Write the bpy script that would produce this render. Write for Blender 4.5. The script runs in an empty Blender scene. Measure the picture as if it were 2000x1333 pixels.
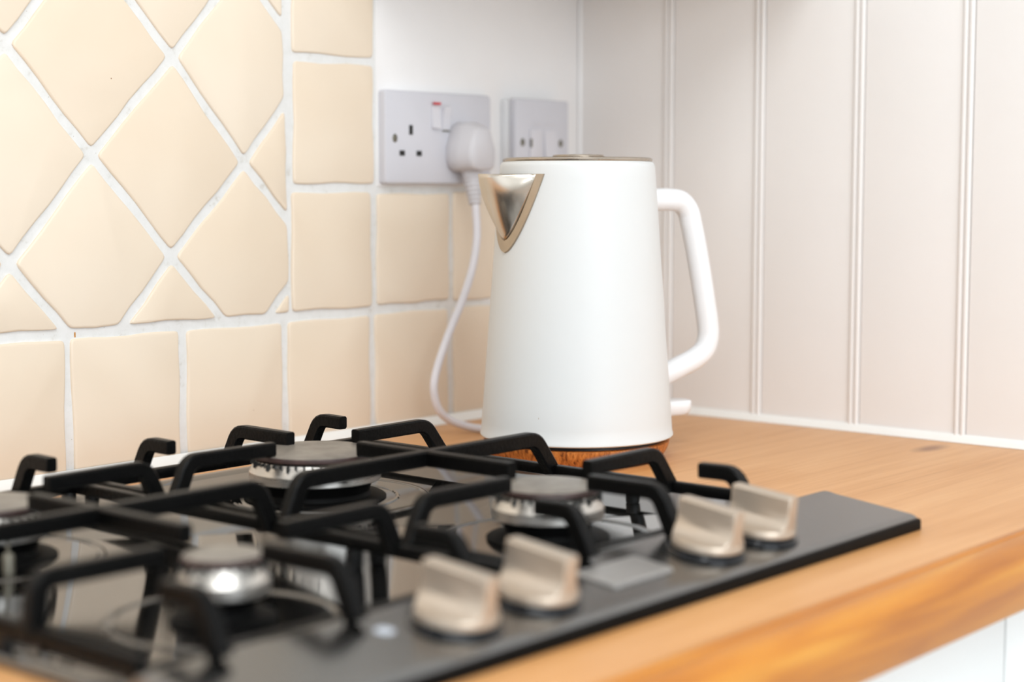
import bpy, bmesh, math, random
from mathutils import Vector, Matrix
random.seed(7)
scene = bpy.context.scene
col = scene.collection
R = math.radians

# ------------------------------------------------------------------ camera
# world: corner of the two walls at the origin, worktop surface at z = 0,
# tiled wall is the plane Y = 0 (X < 0), boarded wall is the plane X = 0 (Y < 0)
YAW, PITCH, ROLL = 0.7101, -0.0906, 0.0003
CAM = Vector((-1.3863, -1.0974, 0.2258))
fw = Vector((math.cos(YAW)*math.cos(PITCH), math.sin(YAW)*math.cos(PITCH), math.sin(PITCH)))
rt = Vector((math.sin(YAW), -math.cos(YAW), 0.0))
up = rt.cross(fw)
cam_d = bpy.data.cameras.new('camera')
cam_d.sensor_width = 36.0
cam_d.lens = 3267.4/2000*36.0
cam_d.clip_start = 0.02
cam_d.dof.use_dof = True
cam_d.dof.focus_distance = 1.30
cam_d.dof.aperture_fstop = 3.5
cam = bpy.data.objects.new('camera', cam_d)
m = Matrix((rt, up, -fw)).transposed().to_4x4()
m.translation = CAM
cam.matrix_world = m
col.objects.link(cam)
scene.camera = cam

# ------------------------------------------------------------------ light
world = bpy.data.worlds.new('daylight_sky')
scene.world = world
world.use_nodes = True
world.node_tree.nodes['Background'].inputs[0].default_value = (0.92, 0.96, 1.0, 1)
world.node_tree.nodes['Background'].inputs[1].default_value = 1.0

def area(name, loc, target, sx, sy, power, colour):
    l = bpy.data.lights.new(name, 'AREA')
    l.shape = 'RECTANGLE'; l.size = sx; l.size_y = sy
    l.energy = power; l.color = colour
    o = bpy.data.objects.new(name, l)
    o.location = loc
    o.rotation_euler = (Vector(target) - Vector(loc)).to_track_quat('-Z', 'Y').to_euler()
    col.objects.link(o)
    return o
# daylight coming in through the front window and an added left one (openings built below)
DAY = (0.90, 0.975, 1.04)
area('window_daylight', (-1.55, -2.96, 0.62), (-1.55, 0, 0.5), 2.05, 1.25, 55, DAY)
area('window_daylight', (-3.16, -1.35, 0.62), (0, -1.35, 0.5), 1.15, 1.25, 6, DAY)
# broad overhead fill, added to stand in for light bounced off the ceiling
area('ceiling_fill_light', (-1.45, -1.35, 1.465), (-1.45, -1.35, 0), 1.1, 1.1, 31, (0.95, 0.98, 1.0))

vs = scene.view_settings
vs.view_transform = 'Standard'
vs.look = 'None'
vs.gamma = 1.0
vs.use_curve_mapping = False
vs.exposure = -0.54

# ------------------------------------------------------------------ materials
def s2l(c):
    return tuple(((v/255)/12.92 if v/255 <= .04045 else ((v/255+.055)/1.055)**2.4) for v in c)

class Mat:
    def __init__(self, name):
        self.m = bpy.data.materials.new(name)
        self.m.use_nodes = True
        self.nt = self.m.node_tree
        self.b = self.nt.nodes['Principled BSDF']
    def n(self, kind, **kw):
        nd = self.nt.nodes.new(kind)
        for k, v in kw.items():
            if k in nd.inputs: nd.inputs[k].default_value = v
            else: setattr(nd, k, v)
        return nd
    def l(self, a, b): self.nt.links.new(a, b)
    def set(self, **kw):
        for k, v in kw.items():
            i = self.b.inputs[k.replace('_', ' ')]
            i.default_value = (*v, 1) if isinstance(v, tuple) and len(v) == 3 else v
        return self
    def coords(self, scale=(1, 1, 1), rot=(0, 0, 0)):
        tc = self.n('ShaderNodeTexCoord')
        mp = self.n('ShaderNodeMapping')
        mp.inputs['Scale'].default_value = scale
        mp.inputs['Rotation'].default_value = rot
        self.l(tc.outputs['Object'], mp.inputs['Vector'])
        return mp.outputs['Vector']
    def ramp(self, fac, stops):
        r = self.n('ShaderNodeValToRGB')
        el = r.color_ramp.elements
        while len(el) < len(stops): el.new(0.5)
        for e, (p, c) in zip(el, stops):
            e.position = p; e.color = (*c, 1)
        self.l(fac, r.inputs['Fac'])
        return r.outputs['Color']
    def bump(self, h, strength, dist=0.001):
        b = self.n('ShaderNodeBump')
        b.inputs['Strength'].default_value = strength
        b.inputs['Distance'].default_value = dist
        self.l(h, b.inputs['Height'])
        self.l(b.outputs['Normal'], self.b.inputs['Normal'])

def plain(name, c, rough=.5, metal=0., ior=1.5, noise=0., nscale=60, bump=0., bscale=200, **kw):
    M = Mat(name)
    c = s2l(c)
    M.set(Base_Color=c, Roughness=rough, Metallic=metal, IOR=ior, **kw)
    if noise:
        t = M.n('ShaderNodeTexNoise', Scale=nscale, Detail=4.0)
        M.l(M.coords(), t.inputs['Vector'])
        lo = tuple(v*(1-noise) for v in c); hi = tuple(min(1, v*(1+noise)) for v in c)
        M.l(M.ramp(t.outputs['Fac'], [(.3, lo), (.7, hi)]), M.b.inputs['Base Color'])
    if bump:
        t = M.n('ShaderNodeTexNoise', Scale=bscale, Detail=5.0)
        M.l(M.coords(), t.inputs['Vector'])
        M.bump(t.outputs['Fac'], bump)
    return M.m

def wood_worktop():
    M = Mat('oiled_beech')
    v = M.coords((1, 1, 1))
    vg = M.coords((3.0, 60, 60))
    g = M.n('ShaderNodeTexNoise', Scale=1.6, Detail=8.0, Roughness=.62, Distortion=.6)
    M.l(vg, g.inputs['Vector'])
    vb = M.coords((1.1, 7, 7))
    big = M.n('ShaderNodeTexNoise', Scale=2.2, Detail=3.0, Distortion=.8)
    M.l(vb, big.inputs['Vector'])
    br = M.n('ShaderNodeTexBrick')
    br.offset = .37
    for k, val in {'Scale': 1.0, 'Mortar Size': 0.0, 'Brick Width': .62, 'Row Height': .042, 'Bias': 0.0}.items():
        br.inputs[k].default_value = val
    br.inputs['Color1'].default_value = (.30, .30, .30, 1); br.inputs['Color2'].default_value = (.75, .75, .75, 1)
    M.l(v, br.inputs['Vector'])
    a = M.n('ShaderNodeMath', operation='MULTIPLY'); a.inputs[1].default_value = .42
    M.l(g.outputs['Fac'], a.inputs[0])
    b = M.n('ShaderNodeMath', operation='MULTIPLY_ADD'); b.inputs[1].default_value = .40
    M.l(big.outputs['Fac'], b.inputs[0]); M.l(a.outputs[0], b.inputs[2])
    c = M.n('ShaderNodeMath', operation='MULTIPLY_ADD'); c.inputs[1].default_value = .16
    M.l(br.outputs['Color'], c.inputs[0]); M.l(b.outputs[0], c.inputs[2])
    colr = M.ramp(c.outputs[0], [(.30, s2l((186, 128, 74))), (.44, s2l((210, 152, 94))), (.56, s2l((221, 166, 110))), (.72, s2l((229, 180, 126)))])
    # knot
    tc = M.n('ShaderNodeTexCoord')
    mp = M.n('ShaderNodeMapping'); mp.vector_type = 'POINT'
    mp.inputs['Location'].default_value = (.050*30, .431*75, 0); mp.inputs['Scale'].default_value = (30, 75, 1)
    M.l(tc.outputs['Object'], mp.inputs['Vector'])
    ln = M.n('ShaderNodeVectorMath', operation='LENGTH'); M.l(mp.outputs['Vector'], ln.inputs[0])
    k = M.n('ShaderNodeMapRange'); k.inputs['From Min'].default_value = .25; k.inputs['From Max'].default_value = 1.0
    k.inputs['To Min'].default_value = .75; k.inputs['To Max'].default_value = 0.
    M.l(ln.outputs['Value'], k.inputs['Value'])
    mx = M.n('ShaderNodeMix', data_type='RGBA')
    M.l(k.outputs['Result'], mx.inputs['Factor']); M.l(colr, mx.inputs['A'])
    mx.inputs['B'].default_value = (*s2l((120, 66, 34)), 1)
    M.l(mx.outputs['Result'], M.b.inputs['Base Color'])
    M.set(Roughness=.38, IOR=1.45)
    M.bump(g.outputs['Fac'], .12, .0006)
    return M.m

def wood_edge():
    M = Mat('varnished_beech_edge')
    vg = M.coords((2.2, 30, 30))
    g = M.n('ShaderNodeTexNoise', Scale=2.0, Detail=6.0, Distortion=.5)
    M.l(vg, g.inputs['Vector'])
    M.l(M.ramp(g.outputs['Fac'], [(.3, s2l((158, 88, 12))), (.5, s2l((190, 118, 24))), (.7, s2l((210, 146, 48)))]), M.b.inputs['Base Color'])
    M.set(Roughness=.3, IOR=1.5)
    return M.m

def wood_base():
    M = Mat('printed_walnut_grain')
    v = M.coords((1, 1, .16), (R(14), R(-22), 0))
    w = M.n('ShaderNodeTexNoise', Scale=330.0, Detail=5.0, Roughness=.6, Distortion=.4)
    M.l(v, w.inputs['Vector'])
    M.l(M.ramp(w.outputs['Fac'], [(.34, s2l((110, 54, 18))), (.46, s2l((172, 98, 40))), (.58, s2l((200, 122, 56))), (.72, s2l((214, 140, 72)))]), M.b.inputs['Base Color'])
    M.set(Roughness=.45)
    return M.m

def tile_glaze():
    M = Mat('cream_tile_glaze')
    t = M.n('ShaderNodeTexNoise', Scale=7.0, Detail=3.0)
    M.l(M.coords(), t.inputs['Vector'])
    oi = M.n('ShaderNodeObjectInfo')
    ad = M.n('ShaderNodeMath', operation='MULTIPLY_ADD'); ad.inputs[1].default_value = .35
    M.l(oi.outputs['Random'], ad.inputs[0]); M.l(t.outputs['Fac'], ad.inputs[2])
    cr = M.ramp(ad.outputs[0], [(.3, s2l((232, 213, 189))), (.6, s2l((235, 218, 196))), (.95, s2l((238, 223, 203)))])
    # few dark pinholes in the glaze
    vo = M.n('ShaderNodeTexVoronoi', Scale=26.0)
    M.l(M.coords(), vo.inputs['Vector'])
    lt = M.n('ShaderNodeMath', operation='LESS_THAN'); lt.inputs[1].default_value = .022
    M.l(vo.outputs['Distance'], lt.inputs[0])
    mx = M.n('ShaderNodeMix', data_type='RGBA')
    M.l(lt.outputs[0], mx.inputs['Factor']); M.l(cr, mx.inputs['A'])
    mx.inputs['B'].default_value = (*s2l((150, 110, 80)), 1)
    M.l(mx.outputs['Result'], M.b.inputs['Base Color'])
    M.set(Roughness=.30, IOR=1.45)
    b = M.n('ShaderNodeTexNoise', Scale=18.0, Detail=3.0)
    M.l(M.coords(), b.inputs['Vector'])
    M.bump(b.outputs['Fac'], .07, .002)
    return M.m

def grout_mat():
    M = Mat('painted_white_grout')
    t = M.n('ShaderNodeTexNoise', Scale=90.0, Detail=6.0, Roughness=.7)
    M.l(M.coords(), t.inputs['Vector'])
    cr = M.ramp(t.outputs['Fac'], [(.25, s2l((202, 197, 188))), (.40, s2l((226, 225, 222))), (.6, s2l((231, 230, 228)))])
    vo = M.n('ShaderNodeTexVoronoi', Scale=120.0)
    M.l(M.coords(), vo.inputs['Vector'])
    lt = M.n('ShaderNodeMath', operation='LESS_THAN'); lt.inputs[1].default_value = .045
    M.l(vo.outputs['Distance'], lt.inputs[0])
    mx = M.n('ShaderNodeMix', data_type='RGBA')
    M.l(lt.outputs[0], mx.inputs['Factor']); M.l(cr, mx.inputs['A'])
    mx.inputs['B'].default_value = (*s2l((186, 178, 166)), 1)
    M.l(mx.outputs['Result'], M.b.inputs['Base Color'])
    M.set(Roughness=.7)
    M.bump(t.outputs['Fac'], .35, .0010)
    return M.m

def cap_mat():
    M = Mat('burner_cap_enamel')
    t = M.n('ShaderNodeTexNoise', Scale=60.0, Detail=6.0, Roughness=.65)
    M.l(M.coords(), t.inputs['Vector'])
    M.l(M.ramp(t.outputs['Fac'], [(.3, s2l((108, 101, 93))), (.55, s2l((134, 127, 118))), (.75, s2l((150, 142, 132)))]), M.b.inputs['Base Color'])
    M.set(Roughness=.42)
    M.bump(t.outputs['Fac'], .3, .0005)
    return M.m

def brushed(name, c, rough):
    M = Mat(name)
    M.set(Base_Color=s2l(c), Metallic=1.0, Roughness=rough)
    t = M.n('ShaderNodeTexNoise', Scale=40.0, Detail=4.0)
    M.l(M.coords((1, 1, 12)), t.inputs['Vector'])
    r = M.ramp(t.outputs['Fac'], [(.3, (rough*.7,)*3), (.7, (min(1, rough*1.5),)*3)])
    M.l(r, M.b.inputs['Roughness'])
    return M.m

def kettle_white():
    M = Mat('matt_white_paint')
    c = s2l((221, 222, 221))
    M.set(Base_Color=c, Roughness=.45)
    vo = M.n('ShaderNodeTexVoronoi', Scale=34.0)
    M.l(M.coords((1, 1, .55)), vo.inputs['Vector'])
    lt = M.n('ShaderNodeMath', operation='LESS_THAN'); lt.inputs[1].default_value = .028
    M.l(vo.outputs['Distance'], lt.inputs[0])
    mx = M.n('ShaderNodeMix', data_type='RGBA')
    M.l(lt.outputs[0], mx.inputs['Factor']); mx.inputs['A'].default_value = (*c, 1)
    mx.inputs['B'].default_value = (*s2l((196, 186, 176)), 1)
    M.l(mx.outputs['Result'], M.b.inputs['Base Color'])
    return M.m

MAT = dict(
    worktop=wood_worktop(), edge=wood_edge(), kbase=wood_base(), tile=tile_glaze(), grout=grout_mat(), cap=cap_mat(),
    kettle=kettle_white(),
    plaster=plain('white_wall_paint', (243, 241, 240), .6, noise=.01, nscale=20, bump=.1, bscale=90),
    board=plain('cream_white_board_paint', (237, 233, 230), .5, noise=.01, nscale=14, bump=.10, bscale=140),
    caulk=plain('white_sealant', (246, 245, 241), .5, noise=.01, nscale=40),
    room=plain('room_wall_paint', (238, 238, 237), .7, noise=.02, nscale=5),
    ceil=plain('ceiling_paint', (240, 240, 238), .8, noise=.02, nscale=5),
    floor=plain('floor_vinyl', (176, 170, 162), .5, noise=.12, nscale=6),
    cabinet=plain('white_cabinet_paint', (238, 240, 239), .4, noise=.01, nscale=8),
    white_plastic=plain('white_moulded_plastic', (240, 240, 241), .32, noise=.01, nscale=30),
    socket=plain('socket_plastic', (208, 207, 213), .35, noise=.01, nscale=30),
    rocker=plain('rocker_plastic', (215, 213, 218), .35, noise=.01, nscale=30),
    plug=plain('plug_plastic', (207, 204, 207), .4, noise=.01, nscale=30),
    cord=plain('cord_sheath', (228, 225, 230), .45, noise=.02, nscale=60),
    dark=plain('dark_slot', (34, 34, 32), .7, noise=.1, nscale=80),
    screw=plain('dull_screw_metal', (120, 116, 104), .4, metal=.6, noise=.1, nscale=200),  # dull metal tone for screws, electrodes and small lines
    red=plain('red_indicator', (196, 40, 52), .4, noise=.05, nscale=100),
    iron=plain('black_cast_iron_enamel', (7, 7, 7), .36, ior=1.22, noise=.25, nscale=70, bump=.35, bscale=420),
    hob=plain('black_gloss_enamel', (16, 15, 14), .06, ior=2.3, noise=.1, nscale=10),
    panel=plain('black_satin_enamel', (20, 19, 18), .22, ior=2.7, noise=.12, nscale=12),
    hobdark=plain('shaded_hob_black', (7, 7, 7), .6, ior=1.2, noise=.1, nscale=40),  # near-black: shade of the hob's vertical sides put into the colour
    alu=brushed('cast_aluminium', (206, 202, 196), .30),
    steel=plain('polished_steel', (208, 199, 187), .25, metal=1.0, noise=.06, nscale=30),
    steel_rim=plain('brushed_steel_band', (184, 169, 150), .38, metal=1.0, noise=.05, nscale=90),
    lid=brushed('brushed_lid_steel', (186, 176, 164), .28),
    cap_edge=plain('maroon_cap_edge', (66, 46, 42), .5, noise=.3, nscale=120),  # dark maroon band round the caps
    knob=plain('champagne_knob_finish', (200, 186, 170), .38, metal=.75, noise=.02, nscale=40),
    collar=plain('black_collar_gloss', (18, 20, 24), .15, noise=.1, nscale=40),
    badge=plain('silver_badge', (160, 157, 154), .3, metal=.5, noise=.03, nscale=40),
    mark=plain('white_print_and_glint', (188, 194, 204), .5, noise=.05, nscale=90),  # also colours the painted reflection by the last knob
    black_plastic=plain('black_plastic', (12, 12, 12), .4, noise=.1, nscale=40),
    frame=plain('window_frame_paint', (238, 238, 236), .5, noise=.01, nscale=8),
)

# ------------------------------------------------------------------ helpers
def obj(name, bm, mat, parent=None, smooth=35, origin=None):
    if origin is not None:
        bmesh.ops.translate(bm, verts=bm.verts, vec=-Vector(origin))
    bmesh.ops.recalc_face_normals(bm, faces=bm.faces)
    me = bpy.data.meshes.new(name)
    bm.to_mesh(me); bm.free()
    if smooth:
        for p in me.polygons: p.use_smooth = True
        me.set_sharp_from_angle(angle=R(smooth))
    me.materials.append(MAT[mat] if isinstance(mat, str) else mat)
    o = bpy.data.objects.new(name, me)
    if origin is not None: o.location = origin
    col.objects.link(o)
    if parent is not None:
        o.parent = parent
        o.matrix_parent_inverse = parent.matrix_world.inverted()
    return o

def empty(name, loc, label, cat, group=None):
    o = bpy.data.objects.new(name, None)
    o.location = loc
    o.empty_display_size = .02
    col.objects.link(o)
    o.matrix_world = Matrix.Translation(Vector(loc))
    tag(o, label, cat, group)
    return o

def tag(o, label, cat, group=None):
    o['label'] = label; o['category'] = cat
    if group: o['group'] = group
    return o

def struct(o, label=None, cat=None):
    o['kind'] = 'structure'
    if label: o['label'] = label
    if cat: o['category'] = cat
    return o

def add_box(bm, lo, hi, bev=0., seg=2):
    lo, hi = Vector(lo), Vector(hi)
    r = bmesh.ops.create_cube(bm, size=1.0)
    vs_ = r['verts']
    for v in vs_:
        v.co = Vector((lo[i] + (v.co[i]+.5)*(hi[i]-lo[i]) for i in range(3)))
    if bev:
        es = {e for v in vs_ for e in v.link_edges}
        bmesh.ops.bevel(bm, geom=list(es), offset=bev, segments=seg, affect='EDGES', profile=.5)

def box(lo, hi, bev=0., seg=2):
    bm = bmesh.new(); add_box(bm, lo, hi, bev, seg); return bm

def add_lathe(bm, prof, centre=(0, 0), n=64, cap0=False, cap1=False):
    cx, cy = centre
    rings = []
    for r_, z in prof:
        if r_ < 1e-6:
            rings.append([bm.verts.new((cx, cy, z))])
        else:
            rings.append([bm.verts.new((cx+r_*math.cos(2*math.pi*i/n), cy+r_*math.sin(2*math.pi*i/n), z)) for i in range(n)])
    for a, b in zip(rings, rings[1:]):
        for i in range(n):
            j = (i+1) % n
            if len(a) == 1 and len(b) == 1: continue
            if len(a) == 1: bm.faces.new((a[0], b[i], b[j]))
            elif len(b) == 1: bm.faces.new((a[i], a[j], b[0]))
            else: bm.faces.new((a[i], a[j], b[j], b[i]))
    if cap0 and len(rings[0]) > 1: bm.faces.new(rings[0])
    if cap1 and len(rings[-1]) > 1: bm.faces.new(rings[-1])

def lathe(prof, centre=(0, 0), n=64, **kw):
    bm = bmesh.new(); add_lathe(bm, prof, centre, n, **kw); return bm

def catmull(pts, sub=8):
    pts = [Vector(p) for p in pts]
    P = [pts[0]*2-pts[1]] + pts + [pts[-1]*2-pts[-2]]
    out = []
    for i in range(1, len(P)-2):
        a, b, c, d = P[i-1], P[i], P[i+1], P[i+2]
        for k in range(sub):
            t = k/sub
            out.append(.5*((2*b) + (c-a)*t + (2*a-5*b+4*c-d)*t*t + (3*b-a-3*c+d)*t**3))
    out.append(pts[-1])
    return out

def add_tube(bm, path, rad, n=16, aspect=1.0, side=None, caps=True):
    """sweep a (possibly elliptic) section along a path; rad may be a list"""
    path = [Vector(p) for p in path]
    rings = []
    s = None
    for i, p in enumerate(path):
        t = (path[min(i+1, len(path)-1)] - path[max(i-1, 0)]).normalized()
        if side is not None: s = Vector(side)
        elif s is None: s = Vector((1, 0, 0)) if abs(t.z) > .7 else Vector((0, 0, 1))
        s = (s - t*s.dot(t)).normalized()       # carried along the path, so the section never twists
        w = t.cross(s)
        r_ = rad[i] if isinstance(rad, (list, tuple)) else rad
        rings.append([bm.verts.new(p + s*(r_*aspect*math.cos(2*math.pi*k/n)) + w*(r_*math.sin(2*math.pi*k/n))) for k in range(n)])
    for a, b in zip(rings, rings[1:]):
        for k in range(n):
            j = (k+1) % n
            bm.faces.new((a[k], a[j], b[j], b[k]))
    if caps:
        bm.faces.new(rings[0]); bm.faces.new(rings[-1])

def tube(path, rad, n=16, **kw):
    bm = bmesh.new(); add_tube(bm, path, rad, n, **kw); return bm

def extrude_profile(prof, axis, a, b, close=True):
    """2D profile extruded along X ('x': prof=(y,z)), Y ('y': prof=(x,z)) or Z ('z': prof=(x,y))"""
    bm = bmesh.new()
    def P(q, t):
        return {'x': (t, q[0], q[1]), 'y': (q[0], t, q[1]), 'z': (q[0], q[1], t)}[axis]
    A = [bm.verts.new(P(q, a)) for q in prof]; B = [bm.verts.new(P(q, b)) for q in prof]
    n = len(prof)
    for i in range(n if close else n-1):
        j = (i+1) % n
        bm.faces.new((A[i], A[j], B[j], B[i]))
    if close:
        bm.faces.new(A); bm.faces.new(B)
    return bm

def bar_section(bm, path, w, h, up=(0, 0, 1), bev=.0012, taper=1.0):
    """rectangular bar with chamfered edges swept along a path in a vertical plane"""
    path = [Vector(p) for p in path]
    rings = []
    N = len(path)
    d0 = Vector((path[-1].x-path[0].x, path[-1].y-path[0].y, 0))
    if d0.length < 1e-6: d0 = Vector((1, 0, 0))
    latv = d0.normalized().cross(Vector((0, 0, 1))).normalized()
    for i, p in enumerate(path):
        tin = (path[i]-path[i-1]).normalized() if i > 0 else None
        tout = (path[i+1]-path[i]).normalized() if i < N-1 else None
        t = (tin+tout).normalized() if tin and tout else (tin or tout)
        nrm = latv.cross(t).normalized()
        sc = 1.0
        if tin and tout: sc = 1.0/max(.5, math.cos(tin.angle(tout)/2))
        k = 1.0 + (taper-1.0)*i/(N-1)
        ww, hh = w/2*k, h/2*sc*k
        b = bev
        sec = [(-ww+b, hh), (ww-b, hh), (ww, hh-b*sc), (ww, -hh+b*sc), (ww-b, -hh), (-ww+b, -hh), (-ww, -hh+b*sc), (-ww, hh-b*sc)]
        rings.append([bm.verts.new(p + latv*u + nrm*v) for u, v in sec])
    for a, b_ in zip(rings, rings[1:]):
        for k in range(8):
            j = (k+1) % 8
            bm.faces.new((a[k], a[j], b_[j], b_[k]))
    bm.faces.new(rings[0]); bm.faces.new(rings[-1])

# ------------------------------------------------------------------ the room
FZ, CZ = -0.90, 1.50
XL, YF = -3.20, -3.00
floor = struct(obj('floor', box((XL-.1, YF-.1, FZ-.05), (.15, .15, FZ)), 'floor', smooth=0))
ceiling = struct(obj('ceiling', box((XL-.1, YF-.1, CZ), (.15, .15, CZ+.05)), 'ceil', smooth=0))
wall_left = struct(obj('wall_left', box((XL-.1, .006, FZ), (.15, .12, CZ)), 'room', smooth=0))
wall_right = struct(obj('wall_right', box((.010, YF-.1, FZ), (.15, .006, CZ)), 'room', smooth=0))

def wall_with_window(name, fixed, axis, a0, a1, w0, w1, z0, z1):
    bm = bmesh.new()
    def bb(p0, p1, q0, q1):
        if axis == 'y': add_box(bm, (p0, fixed-.1, q0), (p1, fixed, q1))
        else: add_box(bm, (fixed-.1, p0, q0), (fixed, p1, q1))
    bb(a0, w0, FZ, CZ); bb(w1, a1, FZ, CZ); bb(w0, w1, FZ, z0); bb(w0, w1, z1, CZ)
    w = struct(obj(name, bm, 'room', smooth=0))
    return w
wall_with_window('wall_front', YF, 'y', XL, .010, -2.6, -.5, -.02, 1.26)
wall_with_window('wall_back', XL, 'x', YF, .006, -1.95, -.75, -.02, 1.26)
def window(name, fixed, axis, w0, w1, z0, z1):
    fb = bmesh.new()
    def bb(p0, p1, q0, q1):
        if axis == 'y': add_box(fb, (p0, fixed-.08, q0), (p1, fixed-.05, q1))
        else: add_box(fb, (fixed-.08, p0, q0), (fixed-.05, p1, q1))
    t = .05
    bb(w0, w0+t, z0, z1); bb(w1-t, w1, z0, z1); bb(w0+t, w1-t, z0, z0+t); bb(w0+t, w1-t, z1-t, z1)
    c = (w0+w1)/2
    bb(c-t/2, c+t/2, z0+t, z1-t)
    struct(obj(name, fb, 'frame', smooth=0))
window('window_1', YF, 'y', -2.6, -.5, -.02, 1.26)
window('window_2', XL, 'x', -1.95, -.75, -.02, 1.26)

# --- tiled wall: grout bed, plaster, tiles
obj('grout_bed', box((-1.30, .0022, .0), (-.2975, .0065, .80)), 'grout', wall_left, smooth=0)
obj('grout_bed', box((-.2975, .0022, .0), (0, .0065, .2285)), 'grout', wall_left, smooth=0)
pl = bmesh.new(); add_box(pl, (-.2985, .0006, .2282), (.0, .0066, CZ-.002), .0012)
obj('plaster', pl, 'plaster', wall_left)
pl = bmesh.new(); add_box(pl, (-1.60, .0006, .802), (-.2985, .0066, CZ-.002), .0012)
obj('plaster', pl, 'plaster', wall_left)

def clip(poly, a, b, c):
    """keep a*x+b*z <= c"""
    out = []
    for i in range(len(poly)):
        p, q = poly[i], poly[(i+1) % len(poly)]
        dp, dq = a*p[0]+b*p[1]-c, a*q[0]+b*q[1]-c
        if dp <= 0: out.append(p)
        if (dp < 0 < dq) or (dq < 0 < dp):
            t = dp/(dp-dq); out.append((p[0]+(q[0]-p[0])*t, p[1]+(q[1]-p[1])*t))
    return out

def inset(poly, d):
    """inset a convex CCW polygon by clipping it with its own shifted edges"""
    out = list(poly)
    for i in range(len(poly)):
        p, q = poly[i], poly[(i+1) % len(poly)]
        ex, ez = q[0]-p[0], q[1]-p[1]
        L = math.hypot(ex, ez)
        if L < 1e-5: continue
        nx, nz = ez/L, -ex/L          # outward for CCW
        dd = d[i] if isinstance(d, list) else d
        out = clip(out, nx, nz, nx*p[0]+nz*p[1]-dd)
        if len(out) < 3: return []
    return out

def ccw(poly):
    A = sum(poly[i][0]*poly[(i+1) % len(poly)][1]-poly[(i+1) % len(poly)][0]*poly[i][1] for i in range(len(poly)))
    return poly if A > 0 else poly[::-1]

def round_poly(poly, rad, amp):
    """sample edges with a slow hand-made wobble and rounded corners"""
    n = len(poly); out = []
    for i in range(n):
        p0, p, p1 = [Vector((*poly[(i+k) % n], 0)) for k in (-1, 0, 1)]
        L0, L1 = (p0-p).length, (p1-p).length
        r0 = min(rad, L0*.3, L1*.3)
        a, b = p+(p0-p).normalized()*r0, p+(p1-p).normalized()*r0
        for t in (0, .5, 1):
            out.append(a*(1-t)**2 + p*2*t*(1-t) + b*t*t)
        e = (p1-p).normalized(); nn = Vector((-e.y, e.x, 0))
        steps = max(1, int(L1/.016))
        ph, k1 = random.uniform(0, 6.28), random.uniform(.7, 1.6)
        for s in range(1, steps):
            t = s/steps
            base = p.lerp(p1, t)
            if (base-p).length < r0*1.6 or (base-p1).length < min(rad, L1*.3)*1.6: continue
            out.append(base + nn*amp*math.sin(ph+k1*6.28*t)*math.sin(math.pi*t))
    return [(v.x, v.y) for v in out]

def make_tile(poly, half):
    poly = inset(ccw(poly), half)
    if len(poly) < 3: return
    A = abs(sum(poly[i][0]*poly[(i+1) % len(poly)][1]-poly[(i+1) % len(poly)][0]*poly[i][1] for i in range(len(poly))))/2
    if A < 1.2e-4: return
    # drop near-coincident corners
    q = []
    for p in poly:
        if not q or math.hypot(p[0]-q[-1][0], p[1]-q[-1][1]) > .0015: q.append(p)
    if math.hypot(q[0][0]-q[-1][0], q[0][1]-q[-1][1]) < .0015: q.pop()
    if len(q) < 3: return
    pts = round_poly(q, .0035, .0010)
    cx = sum(p[0] for p in pts)/len(pts); cz = sum(p[1] for p in pts)/len(pts)
    tilt = (random.uniform(-.006, .006), random.uniform(-.006, .006)); lift = random.uniform(-.0004, .0004)
    bm = bmesh.new()
    rings = []
    for dep, ins in ((.0050, 0), (.0012, 0), (.00035, .0007), (0, .0022)):
        rg = []
        for p in pts:
            dx, dz = cx-p[0], cz-p[1]; L = math.hypot(dx, dz)
            x, z = p[0]+dx/L*ins, p[1]+dz/L*ins
            y = dep + (lift + tilt[0]*(x-cx)+tilt[1]*(z-cz) if dep < .004 else 0)
            rg.append(bm.verts.new((x, y, z)))
        rings.append(rg)
    n = len(pts)
    for a, b in zip(rings, rings[1:]):
        for i in range(n):
            bm.faces.new((a[i], a[(i+1) % n], b[(i+1) % n], b[i]))
    bm.faces.new(rings[-1])
    obj('tile', bm, 'tile', wall_left, smooth=50, origin=(cx, 0, cz))

obj('grout_chip', box((-.6280, .0019, .1112), (-.6266, .0026, .1152), .0003), plain('rust_stain', (190, 132, 66), .8, noise=.3, nscale=300), wall_left)
J = lambda s=.0012: random.uniform(-s, s)
Z1, Z2, Z3 = .1145, .2262, .3405
HG = .0040
# bottom row
xs1 = [-1.30, -1.19, -1.079, -.968, -.857, -.746, -.635, -.524, -.4125, -.3055, -.200, -.097, -.0015]
for a, b in zip(xs1, xs1[1:]):
    make_tile([(a, .001+J()), (b, .001+J()), (b+J(), Z1+J()), (a+J(), Z1+J())], HG)
# second row right of the diamonds
xs2 = [-.4065, -.3025, -.1985, -.096, -.0015]
for a, b in zip(xs2, xs2[1:]):
    make_tile([(a-.001, Z1+J()), (b, Z1+J()), (b+J(), Z2+J()), (a+J(), Z2+J())], HG)
# border column going up
zc = [Z2, Z3, .455, .570, .685, .800]
for a, b in zip(zc, zc[1:]):
    make_tile([(-.4045, a+J()), (-.2985, a+J()), (-.2985, b+J()), (-.4025, b+J())], HG)
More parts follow.
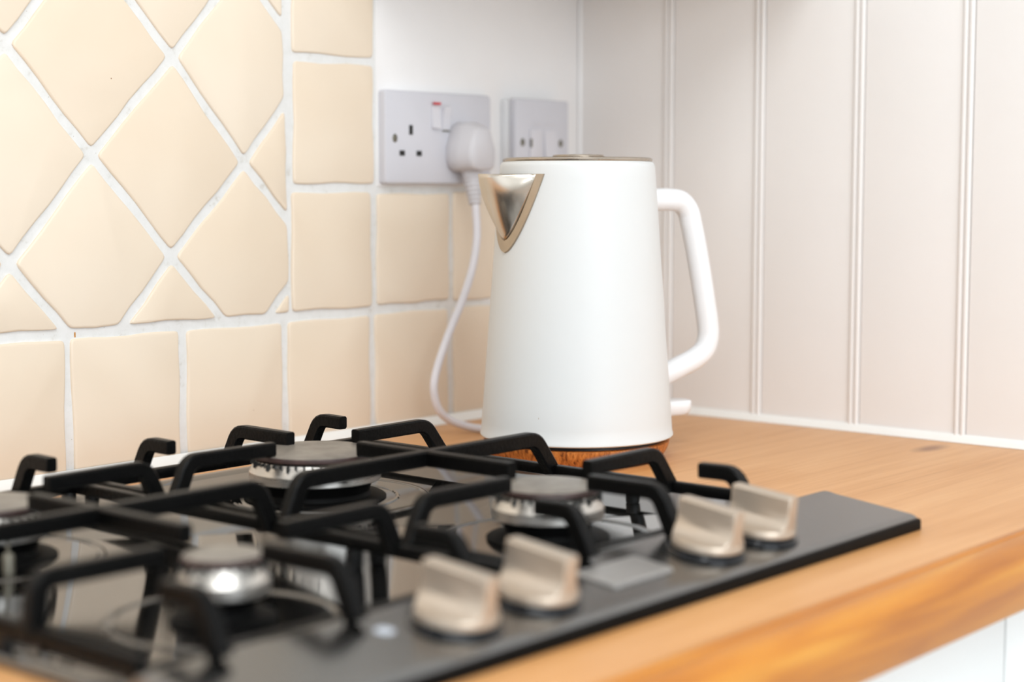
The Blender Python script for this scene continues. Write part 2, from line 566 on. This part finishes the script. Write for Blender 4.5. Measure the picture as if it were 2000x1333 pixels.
# diamonds
over = {(0, 0): (-.609, .252), (1, 1): (-.529, .332), (2, 0): (-.456, .248), (1, -1): (-.534, .171),
        (-1, -1): (-.684, .170), (-1, 1): (-.683, .333)}
cache = {}
def vert(i, j):
    if (i, j) in over: return over[(i, j)]
    if (i, j) not in cache:
        cache[(i, j)] = (-.609+.0763*i+J(.0015), .2515+.0808*j+J(.0015))
    return cache[(i, j)]
for i in range(-10, 5):
    for j in range(-3, 8):
        if (i+j) % 2 == 0: continue
        poly = ccw([vert(i-1, j), vert(i, j-1), vert(i+1, j), vert(i, j+1)])
        poly = clip(poly, 1, .02, -.4058+.02*.25)     # border column on the right
        if len(poly) < 3: continue
        poly = clip(poly, 0, -1, -Z1)
        if len(poly) < 3: continue
        poly = clip(poly, -1, 0, 1.30)
        if len(poly) < 3: continue
        poly = clip(poly, 0, 1, .80)
        if len(poly) < 3: continue
        make_tile(poly, HG)

# --- boarded wall
PITCHB, BEAD0 = .1069, .1123
def bead_profile(w):
    """(across, depth) from 0 to w: flat board and a double bead at its far side; depth 0 is the board face"""
    pr = [(0.0004, -.0006), (.0010, 0)]
    b0 = w - .0125
    pr += [(b0-.0006, 0), (b0+.0004, -.0003)]
    for c_ in (b0+.0036, b0+.0094):
        for k in range(7):
            a = math.pi - math.pi*k/6
            pr.append((c_+.0026*math.cos(a), -.0003+.0023*math.sin(a)))
    pr += [(w-.0004, -.0006)]
    return pr
edges = [.0015] + [BEAD0+.0065+PITCHB*k for k in range(14)]
for a, b in zip(edges, edges[1:]):
    pr = bead_profile(b-a)
    prof = [(-d, -(a+s)) for s, d in pr]
    prof += [(.0098, -b), (.0098, -a)]
    bm = extrude_profile(prof, 'z', .0015, 1.498)
    obj('board', bm, 'board', wall_right, smooth=40, origin=(.0, -(a+b)/2, .0))

# sealant
bm = extrude_profile([(-.0005, .0003), (-.0065, .0003), (-.0050, .0030), (-.0030, .0058), (-.0005, .0075)], 'y', -1.5, -.003)
struct(obj('trim_1', bm, 'caulk'))
bm = extrude_profile([(-.0005, .0003), (-.0075, .0003), (-.0055, .0036), (-.0030, .0066), (-.0005, .0085)], 'x', -1.6, -.007)
struct(obj('trim_2', bm, 'caulk'))
bm = extrude_profile([(-.0003, -.0003), (-.0034, -.0003), (-.0017, -.0013), (-.0003, -.0030)], 'z', .002, 1.49)
struct(obj('trim_3', bm, 'plaster'))

# ------------------------------------------------------------------ worktop and cabinets
wt = empty('worktop', (-.9, -.33, 0), 'solid beech worktop with a rounded honey coloured front edge', 'worktop')
slab = box((-2.40, -.6375, -.0430), (-.0004, -.0004, 0))
obj('slab', slab, 'worktop', wt, smooth=0, origin=(0, 0, 0))
pr = [(-.6375, 0), (-.6415, 0), (-.6422, -.0008), (-.6430, -.0016)]
for k in range(0, 9):
    a = k/8*math.pi/2
    pr.append((-.6445-.0165*math.sin(a), -.0016-.0150*(1-math.cos(a))))
pr += [(-.6620, -.0200), (-.6620, -.0400), (-.6605, -.0430), (-.6375, -.0430)]
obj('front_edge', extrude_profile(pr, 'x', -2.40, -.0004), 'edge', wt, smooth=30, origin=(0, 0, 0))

def base_cabinet(x0, x1, label):
    e = empty('base_cabinet', ((x0+x1)/2, -.3, FZ), label, 'cabinet', 'white base cabinets under the worktop')
    obj('carcass', box((x0+.0005, -.610, FZ+.12), (x1-.0005, -.02, -.0435)), 'cabinet', e, smooth=0)
    obj('plinth', box((x0+.0005, -.560, FZ), (x1-.0005, -.540, FZ+.12)), 'cabinet', e, smooth=0)
    d = obj('door', box((x0+.0016, -.6320, FZ+.125), (x1-.0016, -.6105, -.0465), .002), 'cabinet', e)
    h = bmesh.new()
    xm = x0+.06
    add_tube(h, catmull([(xm, -.6315, -.30), (xm, -.652, -.31), (xm, -.656, -.36), (xm, -.652, -.41), (xm, -.6315, -.42)], 6), .005, 10)
    obj('handle', h, 'lid', d)
    return e
base_cabinet(-.3365, -.001, 'narrow white painted base cabinet in the corner below the worktop')
base_cabinet(-.9365, -.3365, 'wide white base cabinet underneath the gas hob')
base_cabinet(-1.5365, -.9365, 'white base cabinet to the left of the one under the hob')

# wall cupboard above the corner: its underside is what shades the top of both walls
e = empty('wall_cupboard', (-.17, -.15, .430), 'white wall cupboard hung in the corner above the sockets', 'cupboard')
obj('carcass', box((-.335, -.275, .430), (-.007, -.0015, 1.15)), 'cabinet', e, smooth=0)
d = obj('door', box((-.334, -.295, .433), (-.008, -.2755, 1.148), .002), 'cabinet', e)
obj('knob', lathe([(0, 0), (.006, 0), (.005, .008), (.010, .014), (.010, .018), (0, .021)], n=20), 'lid', d)
kn = d.children[0]
kn.matrix_world = Matrix.Translation((-.30, -.2945, .52)) @ Matrix.Rotation(R(90), 4, 'X')

# ------------------------------------------------------------------ gas hob
HX0, HX1, HY0, HY1 = -.957, -.377, -.589, -.079
hob = empty('gas_hob', ((HX0+HX1)/2, (HY0+HY1)/2, 0), 'black built-in four burner gas hob with a sloping knob panel', 'hob')
def hob_profile(shrink=0.0):
    s = shrink
    return [(-.5875+s, .0070), (-.5872+s, .0085-s*.2), (-.5850+s, .0098-s*.3), (-.5815, .0106-s*.4), (-.5250, .0174-s*.8), (-.5215, .0182-s*.9), (-.5185, .0186-s*.95), (-.5155, .0180-s*.9),
            (-.5130, .0164-s*.8), (-.5015, .0062-s*.2), (-.4990, .0050), (-.4960, .0045)]
# pressed panel: sections along X, rounded off at both ends
bm = bmesh.new()
xs = [(HX0, .0030), (HX0+.0006, .0016), (HX0+.0022, .0005), (HX0+.005, 0), (HX1-.005, 0), (HX1-.0022, .0005), (HX1-.0006, .0016), (HX1, .0030)]
rows = []
for x, s in xs:
    rows.append([bm.verts.new((x, y, z)) for y, z in hob_profile(s)] + [bm.verts.new((x, -.4960, .0004)), bm.verts.new((x, -.5875+s, .0004))])
for a, b in zip(rows, rows[1:]):
    n = len(a)
    for k in range(n):
        bm.faces.new((a[k], a[(k+1) % n], b[(k+1) % n], b[k]))
bm.faces.new(rows[0]); bm.faces.new(rows[-1])
panel = obj('control_panel', bm, 'panel', hob, smooth=25)
# burner well with a slim raised rim
def rrect(x0, x1, y0, y1, r_, seg=6):
    out = []
    for cx, cy, a0 in ((x1-r_, y1-r_, 0), (x0+r_, y1-r_, 90), (x0+r_, y0+r_, 180), (x1-r_, y0+r_, 270)):
        for k in range(seg+1):
            a = R(a0+90*k/seg); out.append((cx+r_*math.cos(a), cy+r_*math.sin(a)))
    return out
bm = bmesh.new()
rings = []
for ins, z in ((.0, .0004), (.0, .0040), (.0012, .0058), (.0040, .0066), (.0110, .0064), (.0150, .0050), (.0180, .0045)):
    rings.append([bm.verts.new((x, y, z)) for x, y in rrect(HX0+ins, HX1-ins, -.4958+min(ins, .001), HY1-ins, max(.004, .012-ins*.3))])
for a, b in zip(rings, rings[1:]):
    n = len(a)
    for k in range(n): bm.faces.new((a[k], a[(k+1) % n], b[(k+1) % n], b[k]))
bm.faces.new(rings[-1]); bm.faces.new(rings[0])
well = obj('burner_well', bm, 'hob', hob, smooth=30)
bm = bmesh.new()
add_box(bm, (HX0+.001, HY0, .0001), (HX1-.001, HY0+.0030, .0078), .0008)
obj('front_edge', bm, 'hobdark', hob)  # dark strip painted for the shaded front side
for xx in (HX0-.0003, HX1-.0007):
    obj('side_edge', box((xx, HY0+.0005, .0001), (xx+.001, -.4960, .0060), .0003), 'hobdark', hob)  # same painted shade at both ends of the panel

BURN = [(-.575, -.213, .0475, .082, 'large'), (-.575, -.430, .0360, .070, 'medium'),
        (-.839, -.213, .0360, .066, 'medium'), (-.839, -.430, .0245, .060, 'small')]
WZ = .0045
for bx, by, br_, dish, kind in BURN:
    # pressed ring round each burner
    bm = lathe([(dish-.004, WZ-.0002), (dish-.0028, WZ+.0005), (dish-.0010, WZ+.0008), (dish+.0008, WZ+.0006), (dish+.002, WZ-.0002)], (bx, by), 72)
    obj('pressed_ring', bm, 'hob', well)
    if kind == 'large':
        bm = lathe([(br_+.010, WZ-.0002), (br_+.0108, WZ+.0009), (br_+.0125, WZ+.0009), (br_+.0135, WZ-.0002)], (bx, by), 72)
        obj('pressed_ring', bm, 'hob', well)

labels = {0: 'large round gas burner with slotted aluminium crown, back right on the hob by the tiles',
          1: 'medium gas burner with grey cap on the hob between the knobs and the kettle',
          2: 'medium gas burner at the back of the hob beside the large burner',
          3: 'smallest gas burner on the hob, right behind the left pair of knobs'}
for bi, (bx, by, br_, dish, kind) in enumerate(BURN):
    e = empty('gas_burner', (bx, by, WZ), labels[bi], 'burner', 'burners on the gas hob')
    c = (bx, by)
    obj('base', lathe([(br_+.0035, WZ+.0002), (br_+.0035, WZ+.0012), (br_+.002, WZ+.0022), (br_-.007, WZ+.0026), (br_-.0085, .0100), (br_-.0060, .0186), (.008, .0186)], c, 64, cap0=False), 'hobdark', e)
    crown = obj('crown', lathe([(br_-.010, .0182), (br_-.0008, .0182), (br_, .0190), (br_, .0252), (br_-.0006, .0260), (br_-.0044, .0334), (br_-.007, .0342), (.004, .0342)], c, 72), 'alu', e, smooth=24)
    # flame slots around the crown, each a dark notch
    ns = max(16, int(br_*2*math.pi/.0062))
    sb = bmesh.new()
    for k in range(ns):
        a = 2*math.pi*k/ns
        dr = br_-.0040
        deep = .0045 if k % 3 == 0 else .0022
        m4 = Matrix.Translation((bx+math.cos(a)*dr, by+math.sin(a)*dr, .0336-deep/2)) @ Matrix.Rotation(a, 4, 'Z')
        r_ = bmesh.ops.create_cube(sb, size=1.0, matrix=m4 @ Matrix.Diagonal((.0040+deep*.35, .0010, deep, 1)))
    so = obj('flame_slots', sb, 'dark', crown, smooth=0)
    so['kind'] = 'stuff'
    rc = br_-.0030
    cap = obj('cap', lathe([(rc-.0006, .0384), (rc-.0020, .0391), (rc*.6, .0398), (0, .0400)], c, 72), 'cap', e)
    obj('cap_edge', lathe([(.0, .0346), (rc-.002, .0346), (rc, .0352), (rc+.0003, .0366), (rc-.0005, .0385)], c, 72), 'cap_edge', cap)
    # spark electrode
    a = R(250 if kind == 'medium' else 40)
    ex, ey = bx+math.cos(a)*(br_+.011), by+math.sin(a)*(br_+.011)
    obj('spark_electrode', lathe([(.0035, WZ), (.0035, .0150), (.0028, .0160), (.0012, .0165), (.0010, .0235), (0, .0240)], (ex, ey), 16, cap0=True), 'screw', e)

# --- control knobs (axis square to the sloping panel)
SL = math.atan2(.0174-.0106, .0565)
def panel_z(y): return .0106 + (y+.5815)*math.tan(SL)
def knob_bar():
    """grip: a thick blade across the skirt with scooped sides, local coords, blade along Y"""
    bm = bmesh.new()
    secs = []
    L = .0205
    for y, sh in ((-L, .86), (-L+.0008, .96), (-L+.0020, 1.0), (0, 1.0), (L-.0020, 1.0), (L-.0008, .96), (L, .86)):
        half = math.sqrt(max(0, .0212**2-y*y))
        ring = []
        pr = [(half*.985, .0085), (.0120, .0094), (.0078, .0118), (.0056, .0150), (.0050, .0210), (.0050, .0284), (.0042, .0296)]
        base = pr[0][0]
        pts = []
        for k, (x, z) in enumerate(pr):
            x = min(x, max(half, .0050))
            pts.append((x*sh if k > 0 else x, z))
        for x, z in pts: ring.append((x, z))
        full = [(-x, z) for x, z in ring] + [(x, z) for x, z in ring[::-1]]
        secs.append([bm.verts.new((x, y, z)) for x, z in full])
    for a, b in zip(secs, secs[1:]):
        n = len(a)
        for k in range(n): bm.faces.new((a[k], a[(k+1) % n], b[(k+1) % n], b[k]))
    bm.faces.new(secs[0]); bm.faces.new(secs[-1])
    return bm
KY = -.5545
knob_x = (-.797, -.735, -.580, -.522)
for kx, rz in zip(knob_x, (4, 0, -2, 3)):
    M4 = Matrix.Translation((kx, KY, panel_z(KY)-.0004)) @ Matrix.Rotation(SL, 4, 'X') @ Matrix.Rotation(R(rz), 4, 'Z')
    kb = lathe([(0, .0040), (.0200, .0040), (.0212, .0048), (.0214, .0072), (.0208, .0088), (.0190, .0092), (0, .0092)], n=48)
    add = knob_bar()
    me_t = bpy.data.meshes.new('t'); add.to_mesh(me_t); add.free(); kb.from_mesh(me_t); bpy.data.meshes.remove(me_t)
    ko = obj('control_knob', kb, 'knob', hob, smooth=28)
    ko.matrix_world = M4
    bpy.context.view_layer.update()
    ring = lathe([(.0236, 0), (.0236, .0022), (.0226, .0032), (.0206, .0034), (.0198, .0036), (.0198, .0044)], n=48, cap0=True, cap1=True)
    co = obj('collar', ring, 'collar', None)
    co.parent = ko
    co.matrix_parent_inverse = Matrix.Identity(4)
# badge plate between the knob pairs, print by the first knob, painted reflection by the last
def on_panel(name, w, d, t, x, y, mat, rad):
    bm = bmesh.new()
    pts = rrect(-w/2, w/2, -d/2, d/2, rad)
    rings = []
    for ins, z in ((0, 0), (0, t*.6), (t*.4, t)):
        rings.append([bm.verts.new((px*(1-ins*2/w), py*(1-ins*2/d), z)) for px, py in pts])
    for a, b in zip(rings, rings[1:]):
        n = len(a)
        for k in range(n): bm.faces.new((a[k], a[(k+1) % n], b[(k+1) % n], b[k]))
    bm.faces.new(rings[-1]); bm.faces.new(rings[0])
    o = obj(name, bm, mat, hob, smooth=30)
    o.matrix_world = Matrix.Translation((x, y, panel_z(y)-.0001)) @ Matrix.Rotation(SL, 4, 'X')
    return o
on_panel('badge', .055, .029, .0022, -.6555, -.5515, 'badge', .003)
for kx in (knob_x[0], knob_x[3]):
    on_panel('mark_and_glint', .010, .010, .0004, kx-.035 if kx in (-.797, -.580) else kx-.0285, KY+.014, 'mark', .0045)  # the patch by the last knob paints a reflection

# ------------------------------------------------------------------ pan supports
TZ = .0500            # top of the fingers
FH, FWD = .0108, .0088
def pan_support(cx, label):
    e = empty('pan_support', (cx, -.322, .02), label, 'pan support', 'cast iron pan supports on the hob')
    zc_ = TZ - FH/2
    def finger(ex, ey, tx, ty, fx, fy, fz):
        """elbow (ex,ey) -> tip (tx,ty); leg from the elbow to the foot (fx,fy,fz)"""
        bm = bmesh.new()
        E_ = Vector((ex, ey, zc_)); T_ = Vector((tx, ty, zc_-.0004)); F_ = Vector((fx, fy, fz))
        dirf = (T_-E_).normalized()
        legd = (F_-E_).normalized()
        c0 = E_ + legd*.0075; c1 = E_ + dirf*.0075
        path = [F_]
        for t in (0, .25, .5, .75, 1):
            path.append(c0*(1-t)**2 + E_*2*t*(1-t) + c1*t*t)
        path.append(T_ - dirf*.0012); path.append(T_)
        N = len(path)
        bar_section(bm, path, FWD, FH, taper=.90)
        obj('finger', bm, 'iron', e, smooth=28)
    hx = .1140
    out = 1 if cx > -.7 else -1          # side that faces away from the other support
    flare = lambda s: (.0200 if out > 0 else .0030) if s == out else .0115
    half = lambda s: .1105 if (out < 0 and s < 0) else hx
    fz = .0190
    YB, YFr = -.1290, -.5165
    for dx, ln in ((-.083, .026), (0, .058), (.083, .026)):
        finger(cx+dx, YB, cx+dx, YB-ln, cx+dx, YB+.0135, fz)
        finger(cx+dx, YFr, cx+dx, YFr+(ln if ln < .03 else .052), cx+dx, YFr-.0125, .0196)
    for yy in (-.213, -.430):
        for s in (-1, 1):
            finger(cx+s*half(s), yy, cx+s*.040, yy, cx+s*(half(s)+flare(s)), yy, fz)
    # through bar with a leg at each end, and the short bar crossing it
    bm = bmesh.new()
    path = []
    for s in (-1, 1):
        E_ = Vector((cx+s*half(s), -.3235, zc_)); F_ = Vector((cx+s*(half(s)+flare(s)), -.3235, fz))
        legd = (F_-E_).normalized(); dirf = Vector((-s, 0, 0))
        c0 = E_+legd*.0075; c1 = E_+dirf*.0075
        seq = [F_]+[c0*(1-t)**2+E_*2*t*(1-t)+c1*t*t for t in (0, .25, .5, .75, 1)]
        path += seq if s < 0 else seq[::-1]
    bar_section(bm, path, FWD, FH)
    obj('through_bar', bm, 'iron', e, smooth=28)
    bm = bmesh.new()
    bar_section(bm, [(cx, -.2600, zc_-.0002), (cx, -.262, zc_-.0001), (cx, -.398, zc_-.0001), (cx, -.400, zc_-.0002)], FWD*.96, FH*.98)
    obj('cross_bar', bm, 'iron', e, smooth=28)
    # base frame
    bx0, bx1, by0, by1 = cx-half(-1)-flare(-1), cx+half(1)+flare(1), -.5085, YB+.0135
    for nm, lo, hi in (('base_bar', (bx0-.0035, by0-.004, .0155), (bx0+.0035, by1+.004, .0235)), ('base_bar', (bx1-.0035, by0-.004, .0155), (bx1+.0035, by1+.004, .0235)),
                       ('base_bar', (bx0-.0035, by1-.004, .0154), (bx1+.0035, by1+.004, .0234)), ('base_bar', (bx0-.0035, by0-.004, .0105), (bx1+.0035, by0+.004, .0180))):
        obj(nm, box(lo, hi, .0014), 'iron', e, smooth=28)
    for fx in (bx0, bx1):
        for fy in (by1, -.40):
            obj('foot', lathe([(.0045, .0062 if fx in () else .0046), (.0050, .0060), (.0052, .0160)], (fx+(.003 if fx == bx0 else -.003), fy), 14, cap0=True, cap1=True), 'black_plastic', e)
    return e
pan_support(-.575, 'black cast iron pan support over the large and medium burners beside the kettle')
pan_support(-.839, 'black cast iron pan support over the smallest burner, away from the kettle')

# ------------------------------------------------------------------ kettle
KX, KYY = -.2845, -.2223
CA = R(-141.54)
SA = CA - R(57)              # direction of the spout
HA = SA + math.pi            # direction of the handle
ket = empty('kettle', (KX, KYY, .0186), 'matt white electric kettle with steel spout and looped white handle', 'kettle')
ZB, ZT, RB, RT = .0188, .2460, .0812, .0645
def kr(z): return RB + (RT-RB)*(z-ZB)/(.2491-ZB)
prof = [(.030, .0186), (.0780, .0186), (.0806, .0190), (.0816, .0200), (.0815, .0216), (.0808, .0226)]
for k in range(1, 24):
    z = .0226+(.2440-.0226)*k/24; prof.append((kr(z), z))
prof += [(kr(.2440), .2440), (kr(.2462)-.0004, .2462), (kr(.2478)-.0014, .2478), (kr(.2488)-.0030, .2487), (.0600, .2488), (.030, .2480)]
obj('body', lathe(prof, (KX, KYY), 96, cap0=True, cap1=True), 'kettle', ket, smooth=40)
lid = obj('lid', lathe([(.0618, .2482), (.0624, .2490), (.0626, .2502), (.0620, .2512), (.0604, .2517), (.030, .2519), (0, .2519)], (KX, KYY), 96), 'lid', ket, smooth=40)
obj('lid_disc', lathe([(.0205, .2516), (.0214, .2522), (.0216, .2534), (.0211, .2542), (.0198, .2545), (0, .2546)], (KX+.001, KYY), 64), 'lid', lid, smooth=40)

# spout
ud = Vector((math.cos(SA), math.sin(SA), 0)); vd = Vector((-math.sin(SA), math.cos(SA), 0))
K0 = Vector((KX, KYY, 0))
ZR = .2380
def on_body(phi, z, off=0.0):
    r_ = kr(z)+off
    return K0 + ud*(r_*math.cos(phi)) + vd*(r_*math.sin(phi)) + Vector((0, 0, z))
def curve(zb, A, s):
    """s in [-1,1]; V shaped outline on the body"""
    q = abs(s)
    z = zb + (ZR-zb)*q**1.25
    f = ((z-zb)/(ZR-zb))
    return math.copysign(R(A)*f**.58, s) if q > 0 else 0.0, z
NS = 40
# band lying on the body
bm = bmesh.new()
layers = []
for (zb, A, off) in ((.1735, 33.5, .0002), (.1742, 33.0, .0016), (.1836, 27.6, .0020)):
    layers.append([])
    for k in range(NS+1):
        s = -1+2*k/NS
        phi, z = curve(zb, A, s)
        layers[-1].append(bm.verts.new(on_body(phi, z, off)))
for a, b in zip(layers, layers[1:]):
    for k in range(NS): bm.faces.new((a[k], a[k+1], b[k+1], b[k]))
spout = None
# pouring cone
bm2 = bmesh.new()
NT = 14
tip = .0945
aphi, _ = curve(.1836, 27.6, 1.0)
au, av = kr(ZR)*math.cos(aphi), kr(ZR)*math.sin(aphi)
grid = []
for k in range(NS+1):
    s = -1+2*k/NS
    q = abs(s)
    phi, z = curve(.1836, 27.6, s)
    A_ = on_body(phi, z, .0020)
    qq = q**1.05
    uu = tip-(tip-au)*(qq**1.75*.62+qq*.38*qq); vv = math.copysign(av*qq, s)
    B_ = K0 + ud*uu + vd*vv + Vector((0, 0, ZR))
    row = []
    for t_ in range(NT+1):
        t = t_/NT
        P_ = A_.lerp(B_, t)
        # slight fullness outwards near the bottom
        P_ += ud*(.0016*math.sin(math.pi*t)*(1-q)) + (ud*.62+vd*math.copysign(.78, s))*(.0030*math.sin(math.pi*t)*math.sin(math.pi*q**.8))
        row.append(bm2.verts.new(P_))
    grid.append(row)
for a, b in zip(grid, grid[1:]):
    for t_ in range(NT): bm2.faces.new((a[t_], b[t_], b[t_+1], a[t_+1]))
bmesh.ops.remove_doubles(bm2, verts=bm2.verts, dist=1e-5)
spout = obj('spout', bm2, 'steel', ket, smooth=60)
sol = spout.modifiers.new('thickness', 'SOLIDIFY'); sol.thickness = .0009; sol.offset = -1
obj('spout_band', bm, 'steel_rim', spout, smooth=60)

# handle
hd = Vector((math.cos(HA), math.sin(HA), 0))
hp = [(.058, .2165), (.078, .2168), (.094, .2168), (.1065, .2150), (.1150, .2070), (.1190, .1950), (.1242, .1750), (.1295, .1510), (.1345, .1260), (.1382, .1060), (.1385, .0940),
      (.1340, .0835), (.1230, .0762), (.1090, .0708), (.0920, .0648), (.0700, .0570)]
path = catmull([K0 + hd*a + Vector((0, 0, z)) for a, z in hp], 6)
obj('handle', tube(path, .0098, 20, side=(-hd.y, hd.x, 0), aspect=.95), 'white_plastic', ket, smooth=60)
# switch lever
bm = bmesh.new()
sidev = Vector((-hd.y, hd.x, 0))
pts = rrect(.070, .1165, -.0125, .0125, .010, 8)
rings = []
for ins, z in ((.0030, .0290), (.0008, .0312), (0, .0360), (0, .0402), (.0006, .0412), (.0020, .0417)):
    rg = []
    for a, b in pts:
        aa = a - math.copysign(ins, a-.093); bb = b*(1-ins/.0125)
        rg.append(bm.verts.new(K0 + hd*aa + sidev*bb + Vector((0, 0, z))))
    rings.append(rg)
for a, b in zip(rings, rings[1:]):
    n = len(a)
    for k in range(n): bm.faces.new((a[k], a[(k+1) % n], b[(k+1) % n], b[k]))
bm.faces.new(rings[0]); bm.faces.new(rings[-1])
obj('switch_lever', bm, 'white_plastic', ket, smooth=40)

# power base with its cord and plug
pb = empty('kettle_power_base', (KX, KYY, 0), 'round wood-grain power base under the kettle with white cord and plug', 'kettle base')
obj('wood_ring', lathe([(.0640, .0006), (.0690, .0004), (.0712, .0012), (.0745, .0050), (.0772, .0098), (.0786, .0140), (.0786, .0150), (.0778, .0155), (.0740, .0156), (.030, .0150)], (KX, KYY), 96, cap0=True, cap1=True), 'kbase', pb, smooth=40)
obj('contact_disc', lathe([(.0730, .0150), (.0730, .0184), (.020, .0184)], (KX, KYY), 64, cap0=True, cap1=True), 'black_plastic', pb, smooth=40)
# plug in the right-hand outlet of the double socket
PX, PZ = -.1945, .2640
def plug_ring(bm, y, sx, sz, dz=0., dx=0.):
    """outline of the plug seen from the front"""
    base = [(0, .0265), (.008, .0262), (.0150, .0225), (.0195, .0120), (.0240, .0020), (.0245, -.0100), (.0215, -.0190), (.0140, -.0225), (0, -.0230)]
    pts = base + [(-x, z) for x, z in base[-2:0:-1]]
    return [bm.verts.new((PX+dx+x*sx*.90, y, PZ+dz+z*sz*.95)) for x, z in pts]
bm = bmesh.new()
rings = [plug_ring(bm, -.0084, .97, .97), plug_ring(bm, -.0100, 1, 1), plug_ring(bm, -.0230, 1, 1), plug_ring(bm, -.0255, .94, .95), plug_ring(bm, -.0330, .86, .90, -.001), plug_ring(bm, -.0365, .80, .86, -.002), plug_ring(bm, -.0385, .66, .76, -.002)]
for a, b in zip(rings, rings[1:]):
    n = len(a)
    for k in range(n): bm.faces.new((a[k], a[(k+1) % n], b[(k+1) % n], b[k]))
bm.faces.new(rings[0]); bm.faces.new(rings[-1])
plug = obj('plug', bm, 'plug', pb, smooth=50)
# ribbed strain relief
bm = bmesh.new()
pth = []; rad = []
for k in range(33):
    t = k/32
    pth.append((PX-.0015*t, -.0215-.006*t, .2440-.0330*t))
    rad.append(.0096-.0042*t + (.0006 if (k//2) % 2 else -.0004 if t > .25 else 0))
add_tube(bm, pth, rad, 16)
obj('strain_relief', bm, 'plug', plug, smooth=50)
cord = [(PX-.0012, -.0270, .2180), (PX-.0030, -.0300, .205), (-.2040, -.0370, .1800), (-.2170, -.0430, .1520), (-.2370, -.0480, .1220), (-.2580, -.0500, .0920), (-.2745, -.0510, .0620),
        (-.2800, -.0520, .0430), (-.2745, -.0530, .0240), (-.2600, -.0560, .0120), (-.2420, -.0650, .0050), (-.2320, -.0800, .0038), (-.2310, -.1000, .0040), (-.2400, -.1250, .0042), (-.2520, -.1450, .0050), (-.2600, -.1580, .0060)]
obj('power_cord', tube(catmull(cord, 7), .0038, 14), 'cord', pb, smooth=60)

# ------------------------------------------------------------------ sockets
ds = empty('double_socket', (-.2235, 0, .2725), 'pale grey double wall socket with red switch mark, plug in one outlet', 'socket')
SX, SZ = -.2965, .3165          # top left corner of the plate
bm = bmesh.new()
pts = rrect(SX, SX+.146, SZ-.086, SZ, .0035, 4)
rings = []
mid = Vector((SX+.073, SZ-.043))
for y, ins in ((.0004, 0), (-.0060, 0), (-.0075, .0008), (-.0082, .0025)):
    rings.append([bm.verts.new((mid.x+(x-mid.x)*(1-ins/.073), y, mid.y+(z-mid.y)*(1-ins/.043))) for x, z in pts])
for a, b in zip(rings, rings[1:]):
    n = len(a)
    for k in range(n): bm.faces.new((a[k], a[(k+1) % n], b[(k+1) % n], b[k]))
bm.faces.new(rings[-1]); bm.faces.new(rings[0])
face = obj('faceplate', bm, 'socket', ds, smooth=35)
def slot(x, z, w, h, mat='dark', name='pin_slot', parent=None, y=-.0080, dep=.0008):
    return obj(name, box((x-w/2, y-dep, z-h/2), (x+w/2, y+.0004, z+h/2)), mat, parent or face, smooth=0)
slot(-.2632, .2805, .0044, .0088)
slot(-.2750, .2590, .0066, .0048)
slot(-.2525, .2590, .0066, .0048)
def screw_head(x, z, y, parent):
    bm = lathe([(0, 0), (.0030, 0), (.0032, .0004), (.0024, .0009), (0, .0010)], n=16)
    o = obj('screw', bm, 'screw', parent)
    o.matrix_world = Matrix.Translation((x, y, z)) @ Matrix.Rotation(R(90), 4, 'X') @ Matrix.Diagonal((1, 1.25, 1, 1))
    return o
screw_head(-.2843, .2725, -.0081, face)
def rocker(x, z, w, h, tilt, y, parent):
    bm = bmesh.new()
    prof = [(-h/2, 0), (-h/2, -.0022-tilt), (0, -.0016), (h/2, -.0022+tilt), (h/2, 0)]
    A = [bm.verts.new((x-w/2, y+d, z+q)) for q, d in prof]; B = [bm.verts.new((x+w/2, y+d, z+q)) for q, d in prof]
    n = len(prof)
    for k in range(n): bm.faces.new((A[k], A[(k+1) % n], B[(k+1) % n], B[k]))
    bm.faces.new(A); bm.faces.new(B)
    return obj('rocker_switch', bm, 'rocker', parent, smooth=0)
rk1 = rocker(-.2300, .2935, .0105, .0215, .0012, -.0080, face)
rk2 = rocker(-.2155, .2925, .0105, .0215, -.0014, -.0080, face)
obj('red_mark', box((-.2350, -.0118, .3048), (-.2258, -.0100, .3070)), 'red', rk1, smooth=0)
slot(-.2155, .2808, .0100, .0016, 'screw', 'gap_line', face)  # darker line along the foot of the second rocker
slot(-.2155, .3050, .0100, .0010, 'plug', 'gap_line', face)

sp = empty('fused_spur', (-.0835, 0, .272), 'square light grey switched fuse outlet on a raised box beside the corner', 'wall switch')
FX, FZ0 = -.1275, .3150
obj('back_box', box((FX+.001, -.0110, FZ0-.085), (FX+.083, .0006, FZ0-.001), .002), 'white_plastic', sp)
fp = obj('faceplate', box((FX, -.0195, FZ0-.086), (FX+.084, -.0108, FZ0), .0022), 'socket', sp)
screw_head(-.1165, .2720, -.0194, fp); screw_head(-.0567, .2720, -.0194, fp)
rocker(-.0740, .2690, .0185, .030, .0014, -.0194, fp)
obj('fuse_carrier', box((-.1060, -.0212, .2550), (-.0880, -.0194, .2850), .0008), 'rocker', fp)
slot(-.1050, .2715, .0022, .0085, 'screw', 'fuse_slot', fp, y=-.0210)
slot(-.0960, .2905, .0150, .0012, 'plug', 'gap_line', fp, y=-.0194)
slot(-.0745, .2905, .0150, .0012, 'plug', 'gap_line', fp, y=-.0194)
